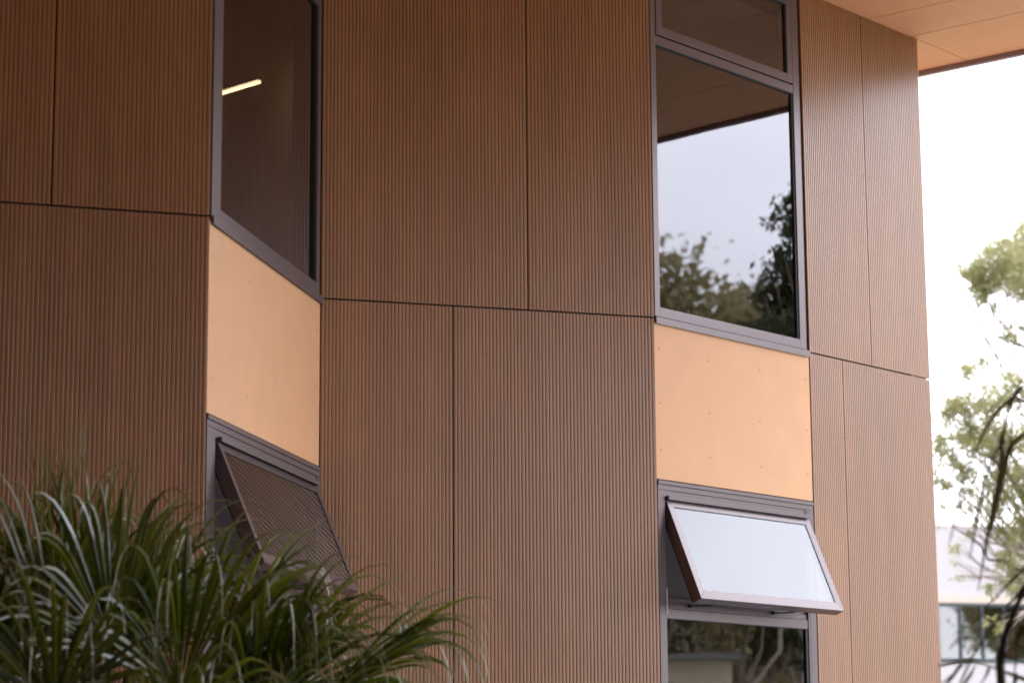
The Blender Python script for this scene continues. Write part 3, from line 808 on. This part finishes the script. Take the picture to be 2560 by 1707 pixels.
cl = crown_spec(75.3, 27, (6.2, 9.2), 1.9, 20, .8, 77) + [(azp(75.3, 27, 10.2), .7, 1), (azp(74.9, 27, 11.2), .6, 1), (azp(75.6, 27, 9.9), .45, .9), (azp(76.6, 27, 8.6), .55, 1), (azp(76.3, 27, 9.2), .4, .9), (azp(76.9, 27, 7.9), .4, .9)]
gum_tree("dark_tree", azp(74.0, 27, 0)[:2], "dark green tree mirrored down the right side of the tall wide pane", azp(74.2, 27, 3.6), cl, 30000, .17, .075, M['eucdark'], .25, None, seed=91, jit=.16)
# a grove with pale bare trunks, seen in the lowest pane
for i, az in enumerate((80.2, 78.8, 77.9, 77.1, 76.3, 75.2)):
    dist = 36 + 3 * (i % 3)
    cl = crown_spec(az, dist, (4.6, 8.2), 1.3, 7, 1.0, 120 + i)
    gum_tree("grove_tree", azp(az, dist, 0)[:2], ["slim pale trunk of the grove, standing farthest left of the row", "slim pale trunk mirrored just above the cream house", "slim pale trunk mirrored above the house's right corner", "slim pale trunk in the middle of the mirrored grove", "slim pale trunk right of the middle of the mirrored grove", "slim pale trunk mirrored at the right edge of the lowest pane"][i], azp(az + .3, dist, 3.4), cl, 3600, .2, .09, M['khaki' if i % 2 else 'eucdark'], .16, "slim trees of the grove", seed=140 + i)
def hbox(mb, F, u0, u1, s0, s1, z0, z1, mi=0): F.box(mb, u0, u1, s0, s1, z0 - EYE, z1 - EYE, mi)
hp = azp(78.3, 33, 0)
FH = Face(hp[:2], R(168 + 0)); FH = Face((hp[0], hp[1]), R(168))
house = empty("garden_house", (hp[0], hp[1], 0), "low cream house mirrored in the lowest wide pane under the trees", "house")
mb = MB(); hbox(mb, FH, -.35, 4.2, -3.4, 0, 0, 4.0); mb.build("wall", M['cream'], house)
mb = MB(); hbox(mb, FH, -.5, 4.4, -3.7, .2, 4.003, 4.12); mb.build("roof", M['roofgrey'], house)
mb = MB(); hbox(mb, FH, 1.9, 2.8, .003, .03, 1.0, 2.1); mb.build("window", M['teal'], house)

# ------------------------------------------------------------------ white building beyond the corner
D3 = 72.0
wp = px(2300, 1900, D3); wp2 = px(2300, 1700, D3)
zt = px(2345, 1303, D3).z
FW3 = Face((wp2.x - 4, wp2.y - 1.2 - .6), R(75))
wb = empty("white_building", (wp2.x, wp2.y, 0), "white rendered building with a strip of tall glazing behind the gum trees", "building")
def zz_(y): return px(2380, y, D3).z - EYE
z_top, z_b0, z_b1, z_g0 = zz_(1308), zz_(1486), zz_(1507), zz_(1657)
mb = MB()
FW3.box(mb, 0, 14, -8, 0, z_b0, z_top); FW3.box(mb, 0, 14, -8, 0, -EYE, z_g0); FW3.box(mb, 0, 3.9, -8, 0, z_g0 + .001, z_b1 - .001); FW3.box(mb, 9.5, 14, -8, 0, z_g0 + .001, z_b1 - .001)
mb.build("wall", M['render'], wb)
mb = MB(); FW3.box(mb, 0, 14, -8, .08, z_b1, z_b0 - .002); mb.build("band", M['band'], wb)
mb = MB(); u = 3.9
FW3.box(mb, 3.9, 9.5, -.1, .03, z_b1 - .09, z_b1 - .004); FW3.box(mb, 3.9, 9.5, -.1, .03, z_g0 + .004, z_g0 + .12)
while u < 9.4: FW3.box(mb, u, u + .07, -.1, .02, z_g0 + .12, z_b1 - .09); u += .72
mb.build("window_frame", M['teal'], wb)
mb = MB(); FW3.box(mb, 3.9, 9.5, -.07, -.05, z_g0 + .1, z_b1 - .08); mb.build("glazing", M['farglass'], wb)
mb = MB(); FW3.box(mb, 3.9, 9.5, -3.5, -3.4, z_g0, z_b1); mb.build("blind", M['render'], wb)
